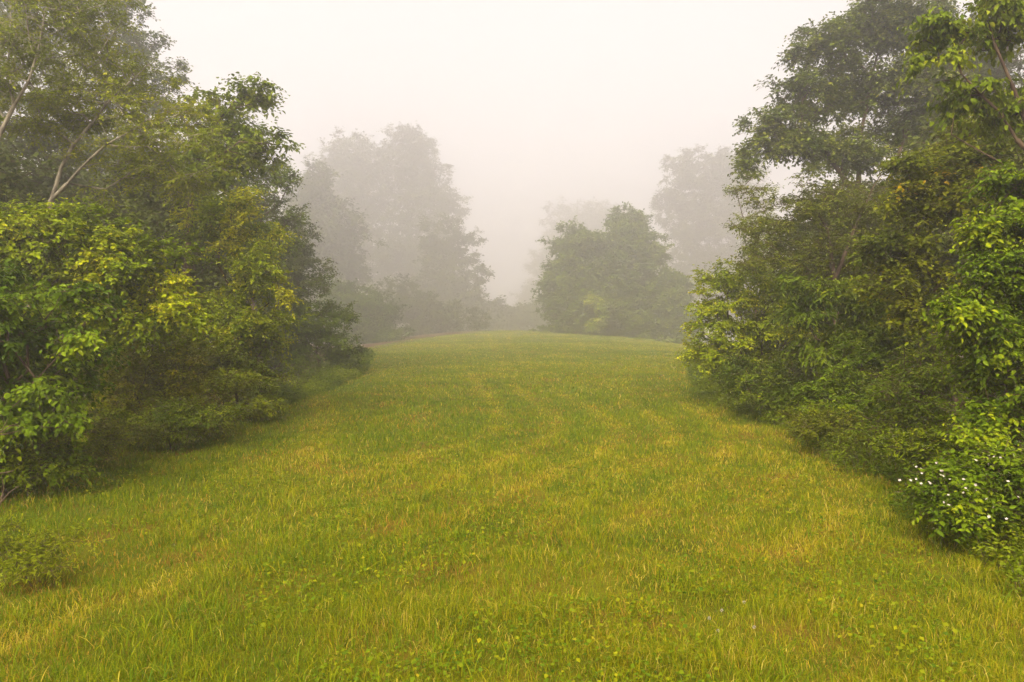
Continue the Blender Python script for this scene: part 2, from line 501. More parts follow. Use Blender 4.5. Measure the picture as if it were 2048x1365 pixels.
rng = np.random.default_rng(7)
N = 900000
u = rng.random(N)
a_, b_ = 2.4 ** .35, 105 ** .35
gy = (a_ + (b_ - a_) * u) ** (1 / .35)
gx = rng.uniform(-1, 1, N) * (gy * .76 + .6)
wl_ = wild(gx, gy)
keep = (wl_ < .6) | (rng.random(N) < .25)
keep &= wl_ < 2.2
keep &= rng.random(N) > .6 * np.clip(vnoise(gx, gy, 71, .25) * 3.2 - 2.1, 0, 1)
gx, gy, wl_ = gx[keep], gy[keep], wl_[keep]
n = len(gx)
big = vnoise(gx, gy, 1, 2.2); med = vnoise(gx, gy, 2, .55); sml = vnoise(gx, gy, 3, .17); wide = vnoise(gx, gy, 4, 6.)
trk = track_mask(gx, gy) * np.clip(.35 + 1.1 * med, 0, 1.2)
tuft = np.clip(med * 1.2 + sml * .9 - .75, 0, 1.2)
h = .028 + .040 * rng.random(n) + .075 * np.clip(tuft - .1, 0, 1) * np.clip(1.6 - gy / 18, .4, 1)
h *= (1 - .5 * np.clip(trk, 0, 1))
edge = np.clip((wl_ + .35) / .7, 0, 1)
h *= 1 + .5 * edge
long_ = rng.random(n) < .03
h[long_] *= 1.45
wgt = np.maximum(.0032, gy * .00075) * rng.uniform(.6, 1.5, n)
lean = rng.uniform(.1, 1.0, n) + .6 * (rng.random(n) < .3)
tv = .37 + (big - .5) * .22 + (med - .5) * .36 + (sml - .5) * .30 + (wide - .5) * .22 + rng.normal(0, .13, n) - .20 * tuft + .27 * trk - .10 * edge
straw = rng.random(n) < (.04 + .25 * np.clip(trk, 0, 1) + .07 * (big > .62))
tv[straw] = rng.uniform(.72, .95, straw.sum())
red = rng.random(n) < .16 * np.clip(vnoise(gx, gy, 9, .8) * 3 - 1.8, 0, 1) + .12 * np.clip(trk - .6, 0, 1)
tv[red] = rng.uniform(.93, 1, red.sum())
grass = add_obj('grass', blades(gx, gy, h, wgt, lean, tv, rng, 'grass'))
tag(grass, 'mown yellow green meadow grass covering the clearing', 'grass', kind='stuff')

# coarse arching blades standing in tufts among the short grass
rng = np.random.default_rng(17)
NT = 900
ty = (2.6 ** .5 + (22 ** .5 - 2.6 ** .5) * rng.random(NT)) ** 2
tx = rng.uniform(-1, 1, NT) * (ty * .74 + .4)
kp = (wild(tx, ty) < .5) & (vnoise(tx, ty, 61, 1.6) > .42)
tx, ty = tx[kp], ty[kp]
nb = rng.integers(6, 26, len(tx))
ti = np.repeat(np.arange(len(tx)), nb); n = len(ti)
sp = rng.uniform(.03, .13, len(tx))[ti]
bx_ = tx[ti] + rng.normal(0, 1, n) * sp; by_ = ty[ti] + rng.normal(0, 1, n) * sp
hb = rng.uniform(.08, .19, n); wb = rng.uniform(.003, .007, n) * np.clip(ty[ti] / 7, 1, 2)
az = rng.uniform(0, 2 * math.pi, n); dd = np.stack([np.cos(az), np.sin(az), 0 * az], -1)
fa = az + math.pi / 2 + rng.normal(0, .5, n); ww = np.stack([np.cos(fa), np.sin(fa), 0 * fa], -1)
ln = rng.uniform(.3, 1.5, n)
b0 = np.stack([bx_, by_, gz(bx_, by_) - .005], -1)
rows = []
for sgm, (q, wq) in enumerate([(0, .8), (.3, 1), (.6, .85), (.85, .5)]):
    c = b0 + dd * (hb * ln * q ** 1.8 * .8)[:, None] + np.array([0, 0, 1.]) * (hb * (q - .38 * ln * q ** 2.4))[:, None]
    rows += [c - ww * (wb * wq / 2)[:, None], c + ww * (wb * wq / 2)[:, None]]
rows.append(b0 + dd * (hb * ln * .8)[:, None] + np.array([0, 0, 1.]) * (hb * (1 - .40 * ln - .05))[:, None])
V = np.stack(rows, 1).reshape(-1, 3); k0 = (np.arange(n) * 9)[:, None]
tf = rng.normal(.32, .12, len(tx))[ti] + rng.normal(0, .08, n)
tf[rng.random(n) < .03] = .8
tuft_o = add_obj('grass_tufts', mesh_from('grass_tufts', V, [np.concatenate([k0 + np.array([[a, a + 1, a + 3, a + 2]]) for a in (0, 2, 4)]), k0 + np.array([[6, 7, 8]])], GRASS, tint=np.repeat(np.clip(tf, 0, 1), 9)))
tag(tuft_o, 'coarse arching grass tufts standing out of the mown grass', 'grass', kind='stuff')

# clover and other broad leaves among the grass, close to the camera
N = 60000
cy_ = (2.4 ** .6 + (16 ** .6 - 2.4 ** .6) * rng.random(N)) ** (1 / .6)
cx = rng.uniform(-1, 1, N) * (cy_ * .74 + .5)
kp = (vnoise(cx, cy_, 21, .7) > .60) & (wild(cx, cy_) < .3)
cx, cy_ = cx[kp], cy_[kp]; n = len(cx)
pos = np.stack([cx, cy_, gz(cx, cy_) + rng.uniform(.02, .09, n)], -1)
dr = rng.normal(size=(n, 3)); dr[:, 2] *= .35
LV, LF, k = leaves_geo(pos, dr, np.array([0, 0, 1.]) + rng.normal(size=(n, 3)) * .4, rng.uniform(.015, .035, n), .8, True)
cl = add_obj('clover', mesh_from('clover', LV, [LF], GRASS, tint=np.repeat(np.clip(rng.normal(.3, .13, n), 0, .7), k)))
tag(cl, 'low clover leaves mixed through the near grass', 'clover', kind='stuff')

# ------------------------------------------------------------------ left side of the clearing
GL = 'trees and shrubs along the left edge of the clearing'
GR = 'trees and shrubs along the right edge of the clearing'
GF = 'trees fading into the fog'

plant('broadleaf_shrub', 'dark green large leaved shrub spilling over the left border of the picture', 'shrub', 7.4, 10,
      [(40, 620, 120, 75, 0), (-80, 740, 170, 170, .4), (50, 770, 110, 130, 0), (150, 655, 70, 40, -.2), (20, 880, 120, 70, .1), (30, 940, 110, 45, 0), (-60, 620, 120, 60, .3)],
      'deep', GL, tips=560, twigs=6, leaves=10, leaf=.056, width=.72, spray=.26, trunk_r=.05, droop=.6, leafdroop=.7, clump=7, bias=-.05, tintvar=.5)
plant('arching_shrub', 'bright yellow green shrub with a long bough arching down to the right', 'shrub', 9.6, 60,
      [(40, 470, 110, 55, .2), (150, 475, 110, 50, 0), (250, 510, 90, 45, 0), (330, 550, 80, 45, -.1), (385, 600, 40, 50, -.2), (300, 620, 90, 50, .3), (120, 560, 120, 60, .4)],
      'bright', GL, tips=640, twigs=6, leaves=10, leaf=.060, width=.66, spray=.26, trunk_r=.06, shell=3.4, clump=5, bias=.0, tintvar=.6)
plant('pale_trunk_tree', 'airy light green tree whose pale forked trunk leans right above the arching shrub', 'tree', 11.2, 40,
      [(230, 210, 140, 70, 0), (340, 265, 100, 60, -.3), (170, 110, 140, 80, .3), (280, 330, 130, 50, .3), (390, 330, 70, 40, 0), (100, 230, 80, 60, .2)],
      'airy', GL, trunks=[(0, [(60, 560, .2, .07), (105, 400, 0, .055), (125, 335, 0, .04), (150, 290, 0, .032), (215, 210, -.1, .022), (300, 130, -.2, .010)]),
                          (1, [(108, 385, 0, .035), (165, 335, -.2, .028), (215, 290, -.4, .02), (300, 240, -.6, .010)])],
      tips=420, twigs=6, leaves=9, leaf=.055, width=.55, spray=.32, bark='pale', alpha=.12, shell=2.2, flat=.4, clump=4, bias=.2)
plant('pale_trunk_tree', 'thin pale tree forking at the upper left corner in front of dark woods', 'tree', 10.2, -90,
      [(60, 60, 130, 80, 0), (-50, 140, 120, 110, .3), (120, 20, 110, 60, .4), (40, 170, 60, 50, 0)],
      'airy', GL, trunks=[(0, [(-60, 430, 0, .06), (0, 275, 0, .045), (30, 215, 0, .038), (60, 165, -.1, .028), (78, 110, -.1, .018), (95, 20, -.2, .01)]),
                          (1, [(30, 215, 0, .03), (20, 120, .2, .016), (25, 10, .4, .008)])],
      tips=300, twigs=5, leaves=8, leaf=.055, width=.55, spray=.3, bark='pale', alpha=.12, shell=2.0, flat=.5, clump=4, bias=.02)
plant('forked_sapling', 'open sapling with forked limbs against the white sky, left of the fog bank', 'tree', 14, 360,
      [(430, 205, 55, 38, 0), (500, 195, 38, 30, 0), (545, 290, 35, 22, 0), (470, 270, 70, 40, .2), (400, 300, 60, 50, .3), (520, 330, 60, 40, .2), (430, 350, 70, 40, 0)],
      'mid', GL, trunks=[(0, [(372, 560, 0, .09), (385, 375, 0, .07), (400, 310, 0, .045), (430, 255, 0, .03), (470, 205, 0, .015)]),
                         (1, [(385, 375, 0, .045), (430, 320, -.2, .03), (480, 285, -.3, .02), (550, 290, -.3, .01)])],
      tips=170, twigs=6, leaves=9, leaf=.085, width=.66, spray=.36, alpha=.12, shell=2.2, flat=.5, clump=2.2, leafdroop=.5, bias=.2)
plant('tall_maple', 'tall soft grey green tree rising behind the pale trunks up to the top border', 'tree', 29, 180,
      [(130, 20, 150, 110, 0), (215, 60, 75, 85, -1), (240, 150, 80, 90, 0), (310, 195, 60, 60, -1), (345, 150, 28, 35, 0), (60, 160, 120, 120, 1), (265, 40, 25, 50, 0), (200, 280, 120, 100, 0), (340, 300, 90, 100, 1)],
      'oak', GL, tips=900, twigs=6, leaves=11, leaf=.115, width=.7, spray=.5, trunk_r=.22, simple=True, shell=2.6, twig_r=.004, tip_r=.008, step=.5, bias=.1)
plant('dark_ash', 'dark green tree with a ragged tip directly left of the fog bank', 'tree', 22, 520,
      [(520, 290, 45, 55, 0), (560, 360, 28, 60, 0), (535, 440, 55, 70, 0), (470, 360, 70, 80, .5), (420, 290, 70, 70, 1), (545, 520, 45, 60, 0), (450, 460, 80, 80, 1)],
      'mid', GL, tips=560, twigs=6, leaves=10, leaf=.09, width=.6, spray=.42, trunk_r=.16, simple=True, shell=2.8, twig_r=.0035, tip_r=.006, step=.4, bias=-.1)
plant('rounded_shrub', 'tall yellow green shrub that bulges toward the fog bank, above the dark rose bush', 'shrub', 13, 450,
      [(480, 455, 70, 55, 0), (520, 530, 50, 55, 0), (505, 640, 65, 60, 0), (430, 550, 80, 70, .2), (545, 590, 32, 40, -.2), (430, 430, 50, 40, .4), (440, 650, 70, 60, .4)],
      'bright', GL, tips=460, twigs=6, leaves=10, leaf=.062, width=.6, spray=.3, trunk_r=.08, shell=3.6, bias=.25, tintvar=.6)
plant('leafy_shrub', 'low fresh green shrub right of the rose bush, nearest the mown grass on the left', 'shrub', 12.6, 480,
      [(490, 720, 60, 60, 0), (470, 785, 75, 40, 0), (400, 720, 70, 50, .3), (520, 665, 45, 40, 0), (525, 790, 40, 30, -.1)],
      'mid', GL, tips=330, twigs=6, leaves=10, leaf=.058, width=.55, spray=.24, trunk_r=.04, bias=.25, shell=3.6)
plant('rose_bush', 'brownish rose bush dotted with off white blossom under the arching shrub', 'shrub', 10.8, 320,
      [(340, 725, 110, 40, 0), (270, 790, 110, 55, 0), (380, 790, 100, 50, .1), (200, 760, 70, 60, .2), (330, 830, 150, 30, -.2)],
      'olive', GL, tips=460, twigs=6, leaves=9, leaf=.044, width=.55, spray=.24, trunk_r=.03, tip_r=.003, shell=3.2, bias=.2,
      flowers=[(345, 690, 30, 9, 0), (380, 687, 20, 6, 0), (290, 693, 20, 3, .1)])
plant('thicket_shrub', 'dark green thicket shrub between the arching bough and the rose bush', 'shrub', 12.2, 230,
      [(250, 660, 110, 60, 0), (170, 720, 90, 80, 0), (330, 650, 80, 50, .3), (230, 780, 120, 60, .2), (380, 680, 50, 60, 0)],
      'mid', GL, tips=420, twigs=6, leaves=9, leaf=.06, width=.58, spray=.28, trunk_r=.05, bias=.15)
plant('rounded_bush', 'dark rounded bush at the far left corner of the mown grass, before the fog', 'shrub', 24, 640,
      [(620, 625, 70, 55, 0), (670, 670, 50, 45, 0), (600, 690, 65, 45, 0), (650, 722, 65, 22, 0), (700, 690, 25, 28, 0), (570, 640, 50, 60, .5)],
      'mid', GL, tips=480, twigs=6, leaves=10, leaf=.085, width=.6, spray=.34, trunk_r=.08, simple=True, bias=-.08, step=.35)
plant('slender_tree', 'dim slender tree standing behind the dark rounded bush', 'tree', 30, 590,
      [(600, 560, 45, 50, 0), (575, 480, 40, 70, 0), (600, 500, 30, 40, 0), (560, 570, 40, 60, 0)],
      'hazy', GL, tips=300, twigs=6, leaves=9, leaf=.11, width=.6, spray=.42, trunk_r=.12, simple=True, step=.4)
plant('hedge_shrub', 'small weedy shrub at the foot of the woods in the left foreground', 'shrub', 8.6, 110,
      [(60, 900, 90, 28, 0), (160, 885, 80, 28, .2), (250, 868, 60, 22, .7)],
      'olive', GL, tips=170, twigs=5, leaves=9, leaf=.038, width=.5, spray=.18, trunk_r=.015, tip_r=.0025, bias=.0)

# ------------------------------------------------------------------ right side of the clearing
plant('oak_tree', 'tall dark oak leaning over the clearing with sky showing between its limbs', 'tree', 21, 1740,
      [(1770, 40, 100, 60, 0), (1665, 95, 60, 55, 0), (1610, 190, 58, 50, 0), (1560, 270, 55, 45, 0), (1520, 318, 40, 30, 0), (1495, 345, 28, 18, -.3), (1700, 190, 70, 40, 1), (1790, 150, 90, 60, 0), (1860, 80, 60, 60, .5), (1640, 310, 70, 30, 0), (1720, 290, 70, 40, .5), (1840, 230, 70, 60, .5)],
      'oak', GR, trunks=[(0, [(1735, 620, 0, .19), (1725, 460, 0, .16), (1700, 380, 0, .12), (1650, 300, -.2, .07), (1590, 250, -.3, .03)]),
                         (1, [(1710, 400, 0, .10), (1720, 280, .2, .07), (1740, 160, .3, .045), (1765, 60, .3, .02)]),
                         (1, [(1720, 440, 0, .08), (1790, 330, .2, .06), (1830, 200, .4, .03), (1850, 100, .5, .015)])],
      tips=1150, twigs=6, leaves=11, leaf=.115, width=.6, spray=.5, shell=2.4, alpha=.1, bias=.12, simple=True, twig_r=.0035, tip_r=.006, step=.4, clump=4, tintvar=.5)
plant('hazy_oak', 'grey green tree faded by fog behind the upper right branches', 'tree', 26, 1960,
      [(1930, 130, 100, 90, 0), (1890, 270, 90, 90, 0), (2010, 90, 90, 100, 0), (1980, 240, 110, 90, 0), (1840, 380, 80, 70, 0)],
      'hazy', GR, tips=600, twigs=6, leaves=10, leaf=.13, width=.65, spray=.55, trunk_r=.2, simple=True, twig_r=.004, tip_r=.008, step=.5, shell=2.4)
plant('hornbeam_tree', 'olive brown twiggy tree below the big oak with arching bare twigs', 'tree', 14, 1690,
      [(1560, 420, 75, 45, 0), (1640, 400, 80, 50, 0), (1530, 490, 50, 50, 0), (1700, 470, 80, 80, .3), (1620, 520, 90, 50, 0), (1760, 400, 70, 60, .5), (1740, 560, 80, 50, .5)],
      'olive', GR, trunks=[(0, [(1672, 680, 0, .08), (1668, 560, 0, .065), (1655, 460, 0, .045), (1620, 400, 0, .02)]),
                           (1, [(1668, 560, 0, .05), (1720, 430, .2, .03), (1760, 350, .4, .012)])],
      tips=430, twigs=6, leaves=8, leaf=.058, width=.55, spray=.34, alpha=.1, shell=2.0, clump=2.6, flat=.4, bark='brown')
plant('grey_sapling', 'pale feathery sapling peeping out left of the oak above the rounded hawthorn', 'tree', 19, 1500,
      [(1500, 390, 35, 28, 0), (1500, 450, 30, 40, 0), (1530, 520, 50, 60, 0), (1490, 480, 18, 16, 0)],
      'airy', GR, tips=170, twigs=5, leaves=8, leaf=.075, width=.5, spray=.32, trunk_r=.06, simple=True, shell=2, alpha=.15)
plant('hawthorn_bush', 'rounded light green bush that bulges furthest into the clearing from the right', 'shrub', 15.2, 1480,
      [(1440, 590, 52, 45, 0), (1415, 640, 38, 42, 0), (1500, 560, 55, 40, 0), (1550, 620, 70, 60, 0), (1450, 690, 60, 50, 0), (1500, 730, 70, 40, 0), (1400, 600, 20, 20, -.2)],
      'bright', GR, tips=560, twigs=6, leaves=10, leaf=.062, width=.62, spray=.28, trunk_r=.08, shell=3.4, bias=.14)
plant('walnut_sapling', 'mid green sapling with long drooping leaves right of the rounded hawthorn', 'tree', 11.6, 1700,
      [(1660, 630, 75, 35, 0), (1730, 600, 70, 45, 0), (1610, 590, 60, 30, .2), (1690, 690, 80, 30, 0), (1770, 660, 60, 40, .2)],
      'mid', GR, tips=240, twigs=6, leaves=10, leaf=.10, width=.36, spray=.34, trunk_r=.035, droop=.9, leafdroop=.7, flat=.35)
plant('thicket_shrub', 'small round thicket shrub at the grass under the rounded hawthorn', 'shrub', 12.8, 1530,
      [(1530, 770, 75, 38, 0), (1600, 790, 60, 35, 0), (1470, 745, 40, 25, .3), (1570, 810, 50, 25, -.2)],
      'mid', GR, tips=330, twigs=6, leaves=9, leaf=.055, width=.55, spray=.22, trunk_r=.035, bias=-.05, flowers=[(1553, 800, 10, 5, -.4), (1608, 773, 8, 2, -.3)])
plant('thicket_shrub', 'dark bluish green thicket shrub under the drooping walnut sapling', 'shrub', 10.8, 1700,
      [(1700, 770, 70, 45, 0), (1760, 830, 80, 45, -.2), (1660, 810, 60, 40, 0), (1740, 720, 60, 35, .3)],
      'deep', GR, tips=360, twigs=6, leaves=9, leaf=.055, width=.55, spray=.22, trunk_r=.035, bias=.05)
plant('thicket_shrub', 'straggly olive thicket shrub with bare stems left of the dogwood', 'shrub', 8.8, 1850,
      [(1830, 800, 80, 50, 0), (1880, 860, 70, 40, -.2), (1790, 860, 60, 40, 0), (1850, 730, 70, 50, .3)],
      'mid', GR, tips=360, twigs=5, leaves=8, leaf=.045, width=.55, spray=.24, trunk_r=.03, bias=.0, shell=2.2)
plant('yellow_maple', 'golden green maple with orange tinted leaf tips in the middle of the right woods', 'tree', 9.8, 1900,
      [(1850, 330, 80, 30, 0), (1940, 290, 80, 50, .2), (1790, 385, 60, 35, 0), (1880, 400, 100, 50, .2), (1830, 490, 80, 40, 0), (1760, 500, 50, 40, 0), (1850, 600, 80, 60, .3), (1930, 380, 70, 70, 0), (1780, 570, 60, 40, .1)],
      'gold', GR, tips=470, twigs=6, leaves=9, leaf=.062, width=.72, spray=.30, trunk_r=.07, shell=2.6, alpha=.15, flat=.4, bias=-.10, tintvar=.6, clump=5)
plant('dogwood_tree', 'lush dogwood with large layered leaves filling the right border', 'tree', 6.4, 2060,
      [(2010, 470, 70, 45, 0), (2060, 390, 80, 60, .1), (2000, 560, 75, 50, 0), (2040, 650, 90, 60, 0), (1975, 680, 55, 40, 0), (2000, 770, 80, 60, 0), (2070, 850, 90, 60, 0), (1945, 610, 40, 35, -.1), (2100, 560, 90, 130, .3), (1960, 860, 50, 40, .1)],
      'deep', GR, tips=860, twigs=6, leaves=10, leaf=.050, width=.62, spray=.22, trunk_r=.06, shell=3.0, flat=.35, leafdroop=.55, clump=8, bias=.1, tintvar=.5, tip_r=.003)
plant('rose_bush', 'low rose bush with clusters of white blossom in the right foreground', 'shrub', 5.7, 1990,
      [(1930, 970, 80, 40, 0), (2010, 955, 80, 45, 0), (1950, 1015, 100, 45, 0), (2040, 1010, 80, 50, .1), (1880, 975, 45, 30, 0), (2100, 980, 80, 60, .1)],
      'deep', GR, tips=430, twigs=6, leaves=8, leaf=.046, width=.6, spray=.15, trunk_r=.022, tip_r=.002, shell=3.4, bias=.0, tintvar=.5, flat=.5,
      flowers=[(1878, 942, 20, 5, -.3), (1905, 972, 32, 6, -.35), (1985, 925, 28, 6, -.1), (2020, 935, 26, 6, -.2), (1862, 962, 16, 3, -.3), (1975, 990, 40, 4, -.4)])
plant('overhanging_tree', 'tree with drooping fresh green leaves and thin bare twigs in the upper right corner', 'tree', 7.8, 2160,
      [(1880, 65, 45, 35, 0), (1960, 25, 80, 35, 0), (1890, 125, 50, 25, 0), (2010, 90, 60, 40, .2), (1950, 180, 70, 35, 0), (2040, 200, 60, 60, .2), (2040, 20, 70, 50, .2)],
      'mid', GR, trunks=[(0, [(2130, 500, 0, .08), (2060, 270, 0, .045), (2020, 170, 0, .028), (1985, 90, 0, .018), (1960, 0, 0, .01)]),
                         (1, [(2080, 330, 0, .03), (2000, 230, 0, .018), (1920, 150, -.1, .009)]),
                         (1, [(2120, 480, 0, .035), (2040, 350, .1, .02), (1900, 270, 0, .008)])],
      tips=170, twigs=5, leaves=8, leaf=.072, width=.62, spray=.24, alpha=.08, shell=1.6, leafdroop=1.1, droop=.5, flat=.5, clump=2.2, bias=.14)

for (lab, grp, Y, bx, lb, mt) in [
    ('pale green weedy shrub right below the off white blossom of the rose bush', GL, 10.0, 330, [(290, 850, 75, 26, 0), (370, 838, 70, 28, 0), (430, 828, 40, 20, .2)], 'mid'),
    ('ragged low shrub on the grass below the large leaved shrub at the left border', GL, 7.5, 60, [(30, 930, 80, 35, 0), (110, 915, 70, 32, 0), (-40, 940, 60, 40, 0)], 'mid'),
    ('ragged low shrub between the foot of the dogwood and the white flowering rose bush', GR, 7.1, 1890, [(1860, 905, 60, 30, 0), (1920, 895, 60, 38, 0), (1820, 890, 40, 20, .3)], 'mid'),
    ('low spreading shrub at the grass below the dark bluish thicket on the right', GR, 9.5, 1700, [(1680, 860, 70, 22, 0), (1750, 875, 60, 24, 0), (1620, 840, 40, 18, .3)], 'olive')]:
    plant('hedge_shrub', lab, 'shrub', Y, bx, lb, mt, grp, tips=210, twigs=6, leaves=9, leaf=.042, width=.5, spray=.18, trunk_r=.015, tip_r=.002, bias=.12, shell=2, clump=3)

# ------------------------------------------------------------------ trees in the fog
fog = dict(rough=.45, clump=4, simple=True, twigs=6, width=.65, twig_r=.008, tip_r=.012, step=.9, sides=4)
plant('great_tree', 'tallest faded tree in the fog left of the gap', 'tree', 185, 760,
      [(700, 320, 55, 50, 0), (790, 325, 75, 65, 0), (850, 340, 40, 60, 0), (740, 430, 110, 100, 0), (860, 420, 65, 60, 0), (905, 395, 32, 32, 0), (790, 540, 130, 100, 0), (790, 640, 150, 60, -5), (870, 540, 80, 90, 0), (690, 400, 70, 90, 0), (690, 290, 25, 30, 0), (820, 290, 35, 30, 0)],
      'hazy', GF, tips=3600, leaves=9, leaf=0.589, spray=1.96, trunk_r=0.793, shell=2.0, **fog)
plant('shouldered_tree', 'faded tree at the left shoulder of the fog bank', 'tree', 115, 650,
      [(628, 375, 36, 45, 0), (610, 450, 50, 70, 0), (660, 480, 60, 80, 0), (640, 570, 70, 70, 0)],
      'hazy', GF, tips=1206, leaves=9, leaf=0.493, spray=1.57, trunk_r=0.544, shell=2.0, **fog)
plant('stepped_tree', 'faded tree stepping down toward the gap on its left side', 'tree', 140, 890,
      [(880, 490, 50, 50, 0), (938, 500, 20, 32, 0), (900, 570, 60, 60, 0), (965, 555, 18, 20, 0), (900, 630, 90, 45, 0), (940, 600, 40, 45, 0), (850, 600, 60, 50, 0)],
      'hazy', GF, tips=1035, leaves=9, leaf=0.503, spray=1.37, trunk_r=0.468, shell=2.0, **fog)
plant('field_bush', 'soft green bush at the grass in front of the tallest faded tree', 'shrub', 70, 750,
      [(740, 625, 52, 40, 0), (715, 660, 45, 30, 0), (775, 665, 35, 22, 0), (690, 610, 40, 40, 0), (740, 690, 60, 14, 0)],
      'mid', GF, tips=1100, leaves=9, leaf=0.229, spray=0.79, trunk_r=0.142, shell=2.0, bias=-.1, **fog)
plant('field_bush', 'faded low bush between the soft green bush and the gap', 'shrub', 100, 860,
      [(840, 625, 60, 35, 0), (800, 600, 50, 40, 0), (900, 635, 50, 25, 0), (945, 640, 30, 18, 0), (860, 662, 90, 14, 0), (780, 680, 60, 12, 0), (820, 680, 60, 10, -10), (900, 668, 50, 10, 0)],
      'hazy', GF, tips=775, leaves=9, leaf=0.270, spray=0.85, trunk_r=0.137, shell=2.0, **fog)
plant('distant_bush', 'nearly white bush closing the gap at the end of the clearing', 'shrub', 150, 1010,
      [(990, 625, 30, 22, 0), (1010, 652, 70, 16, 0), (1030, 632, 40, 20, 0), (1075, 628, 40, 24, 0), (960, 630, 30, 24, 0)],
      'hazy', GF, tips=603, leaves=9, leaf=0.641, spray=1.72, trunk_r=0.245, shell=2.0, **fog)
plant('distant_tree', 'nearly white round tree behind the left half of the field clump', 'tree', 290, 1170,
      [(1150, 450, 65, 45, 0), (1215, 435, 50, 38, 0), (1110, 530, 45, 60, 0), (1190, 540, 90, 80, 0), (1060, 590, 26, 24, 0), (1090, 610, 50, 40, 0)],
      'hazy', GF, tips=1552, leaves=9, leaf=0.920, spray=2.59, trunk_r=0.929, shell=2.0, **fog)
plant('clump_tree', 'pointed green tree at the centre of the clump standing in the field', 'tree', 85, 1250,
      [(1255, 455, 38, 40, 0), (1240, 510, 55, 50, 0), (1285, 510, 42, 50, 0), (1240, 590, 90, 60, 0), (1260, 640, 80, 36, 0), (1240, 668, 90, 14, 0), (1200, 520, 40, 50, .5)],
      'mid', GF, tips=2896, leaves=10, leaf=0.270, spray=0.84, trunk_r=0.304, shell=2.0, bias=.05, **fog)
plant('clump_tree', 'lower green tree with a flat shoulder on the left of the field clump', 'tree', 82, 1150,
      [(1150, 490, 42, 42, 0), (1130, 560, 40, 50, 0), (1160, 620, 65, 45, 0), (1110, 610, 24, 30, 0), (1140, 660, 60, 14, 0), (1180, 560, 50, 60, .5)],
      'mid', GF, tips=1792, leaves=10, leaf=0.270, spray=0.85, trunk_r=0.242, shell=2.0, bias=.05, **fog)
plant('clump_shrub', 'sloping shrub at the right end of the field clump', 'shrub', 82, 1340,
      [(1335, 580, 42, 40, 0), (1345, 630, 42, 38, 0), (1300, 630, 50, 40, 0), (1375, 640, 22, 25, 0), (1345, 668, 50, 16, 0), (1365, 684, 40, 12, -8)],
      'mid', GF, tips=1324, leaves=10, leaf=0.254, spray=0.76, trunk_r=0.137, shell=2.0, bias=.03, **fog)
plant('climbing_vine', 'yellow green vine hanging on the front of the field clump', 'vine', 78, 1190,
      [(1195, 600, 20, 12, 0), (1200, 630, 10, 25, 0), (1188, 655, 10, 12, 0)],
      'bright', GF, tips=103, leaves=8, leaf=0.216, spray=0.50, trunk_r=0.052, shell=2.0, bias=.1, **fog)
plant('tall_row_tree', 'tall faded tree between the field clump and the right woods', 'tree', 185, 1400,
      [(1365, 350, 48, 38, 0), (1430, 340, 50, 38, 0), (1395, 420, 78, 60, 0), (1475, 400, 60, 80, 0), (1410, 520, 95, 80, 0), (1340, 400, 25, 40, 0), (1470, 560, 70, 80, 0), (1390, 315, 25, 20, 0), (1462, 315, 25, 20, 0)],
      'hazy', GF, tips=2241, leaves=9, leaf=0.584, spray=1.68, trunk_r=0.726, shell=2.0, **fog)

# ------------------------------------------------------------------ shaded woods behind the front rows
GWL = 'shaded woodland trees behind the left edge'
GWR = 'shaded woodland trees behind the right edge'
LWL = 'shaded woodland tree glimpsed behind the leaves of the left edge'
LWR = 'shaded woodland tree glimpsed behind the leaves of the right edge'
src = plant('woodland_tree', LWL, 'tree', 15, -200,
      [(-200, 330, 190, 120, 0), (-260, 470, 200, 120, 0), (-140, 480, 180, 120, 0), (-200, 600, 210, 110, 0), (-200, 720, 200, 90, 0)],
      'hazy', GWL, tips=700, twigs=6, leaves=8, leaf=.14, width=.65, spray=.5, trunk_r=.16, simple=True, shell=2.2, twig_r=.004, tip_r=.007, step=.5, seed=77)
for (X, Y, s, rot, sz) in [(-8.2, 17.5, .85, 1, .95), (-12.6, 19.5, 1, 2.2, 1.2), (-10.5, 13.8, .85, 4, .95), (-10.2, 23, .95, 3.1, 1.15),
                      (-17, 18, 1.2, .4, 1.4), (-14, 26, 1.2, 5, 1.4), (-11.3, 31, 1.1, 1.7, 1.2), (-22, 26, 1.4, 2.7, 1.6), (-19, 35, 1.5, 3.9, 1.6), (-15, 42, 1.4, .9, 1.4), (-8.0, 12.4, .5, 2, .62), (-9.3, 31, .5, 2.5, .5), (-8.2, 26, .42, .5, .42)]:
    copy_tree(src, X, Y, s, rot, sz=sz)
src2 = None
for (X, Y, s, rot, sz) in [(7.6, 17, .8, 1, .78), (10.8, 16.5, 1, 2.2, 1.1), (9.2, 12.5, .8, 4, .9), (10.2, 22, 1, 3.1, 1.0),
                      (14.5, 19, 1.2, .4, 1.35), (13.2, 26, 1.2, 5, 1.1), (19, 26, 1.4, 1.7, 1.4), (9.3, 9.6, .6, 2.7, .9), (18, 35, 1.4, 3.9, 1.2), (13.5, 13, 1, 0, 1.3), (8.8, 26, .5, 1.2, .45), (7.4, 20.5, .4, 3.3, .42)]:
    c = copy_tree(src, X, Y, s, rot, label=LWR, sz=sz)
    c['group'] = GWR

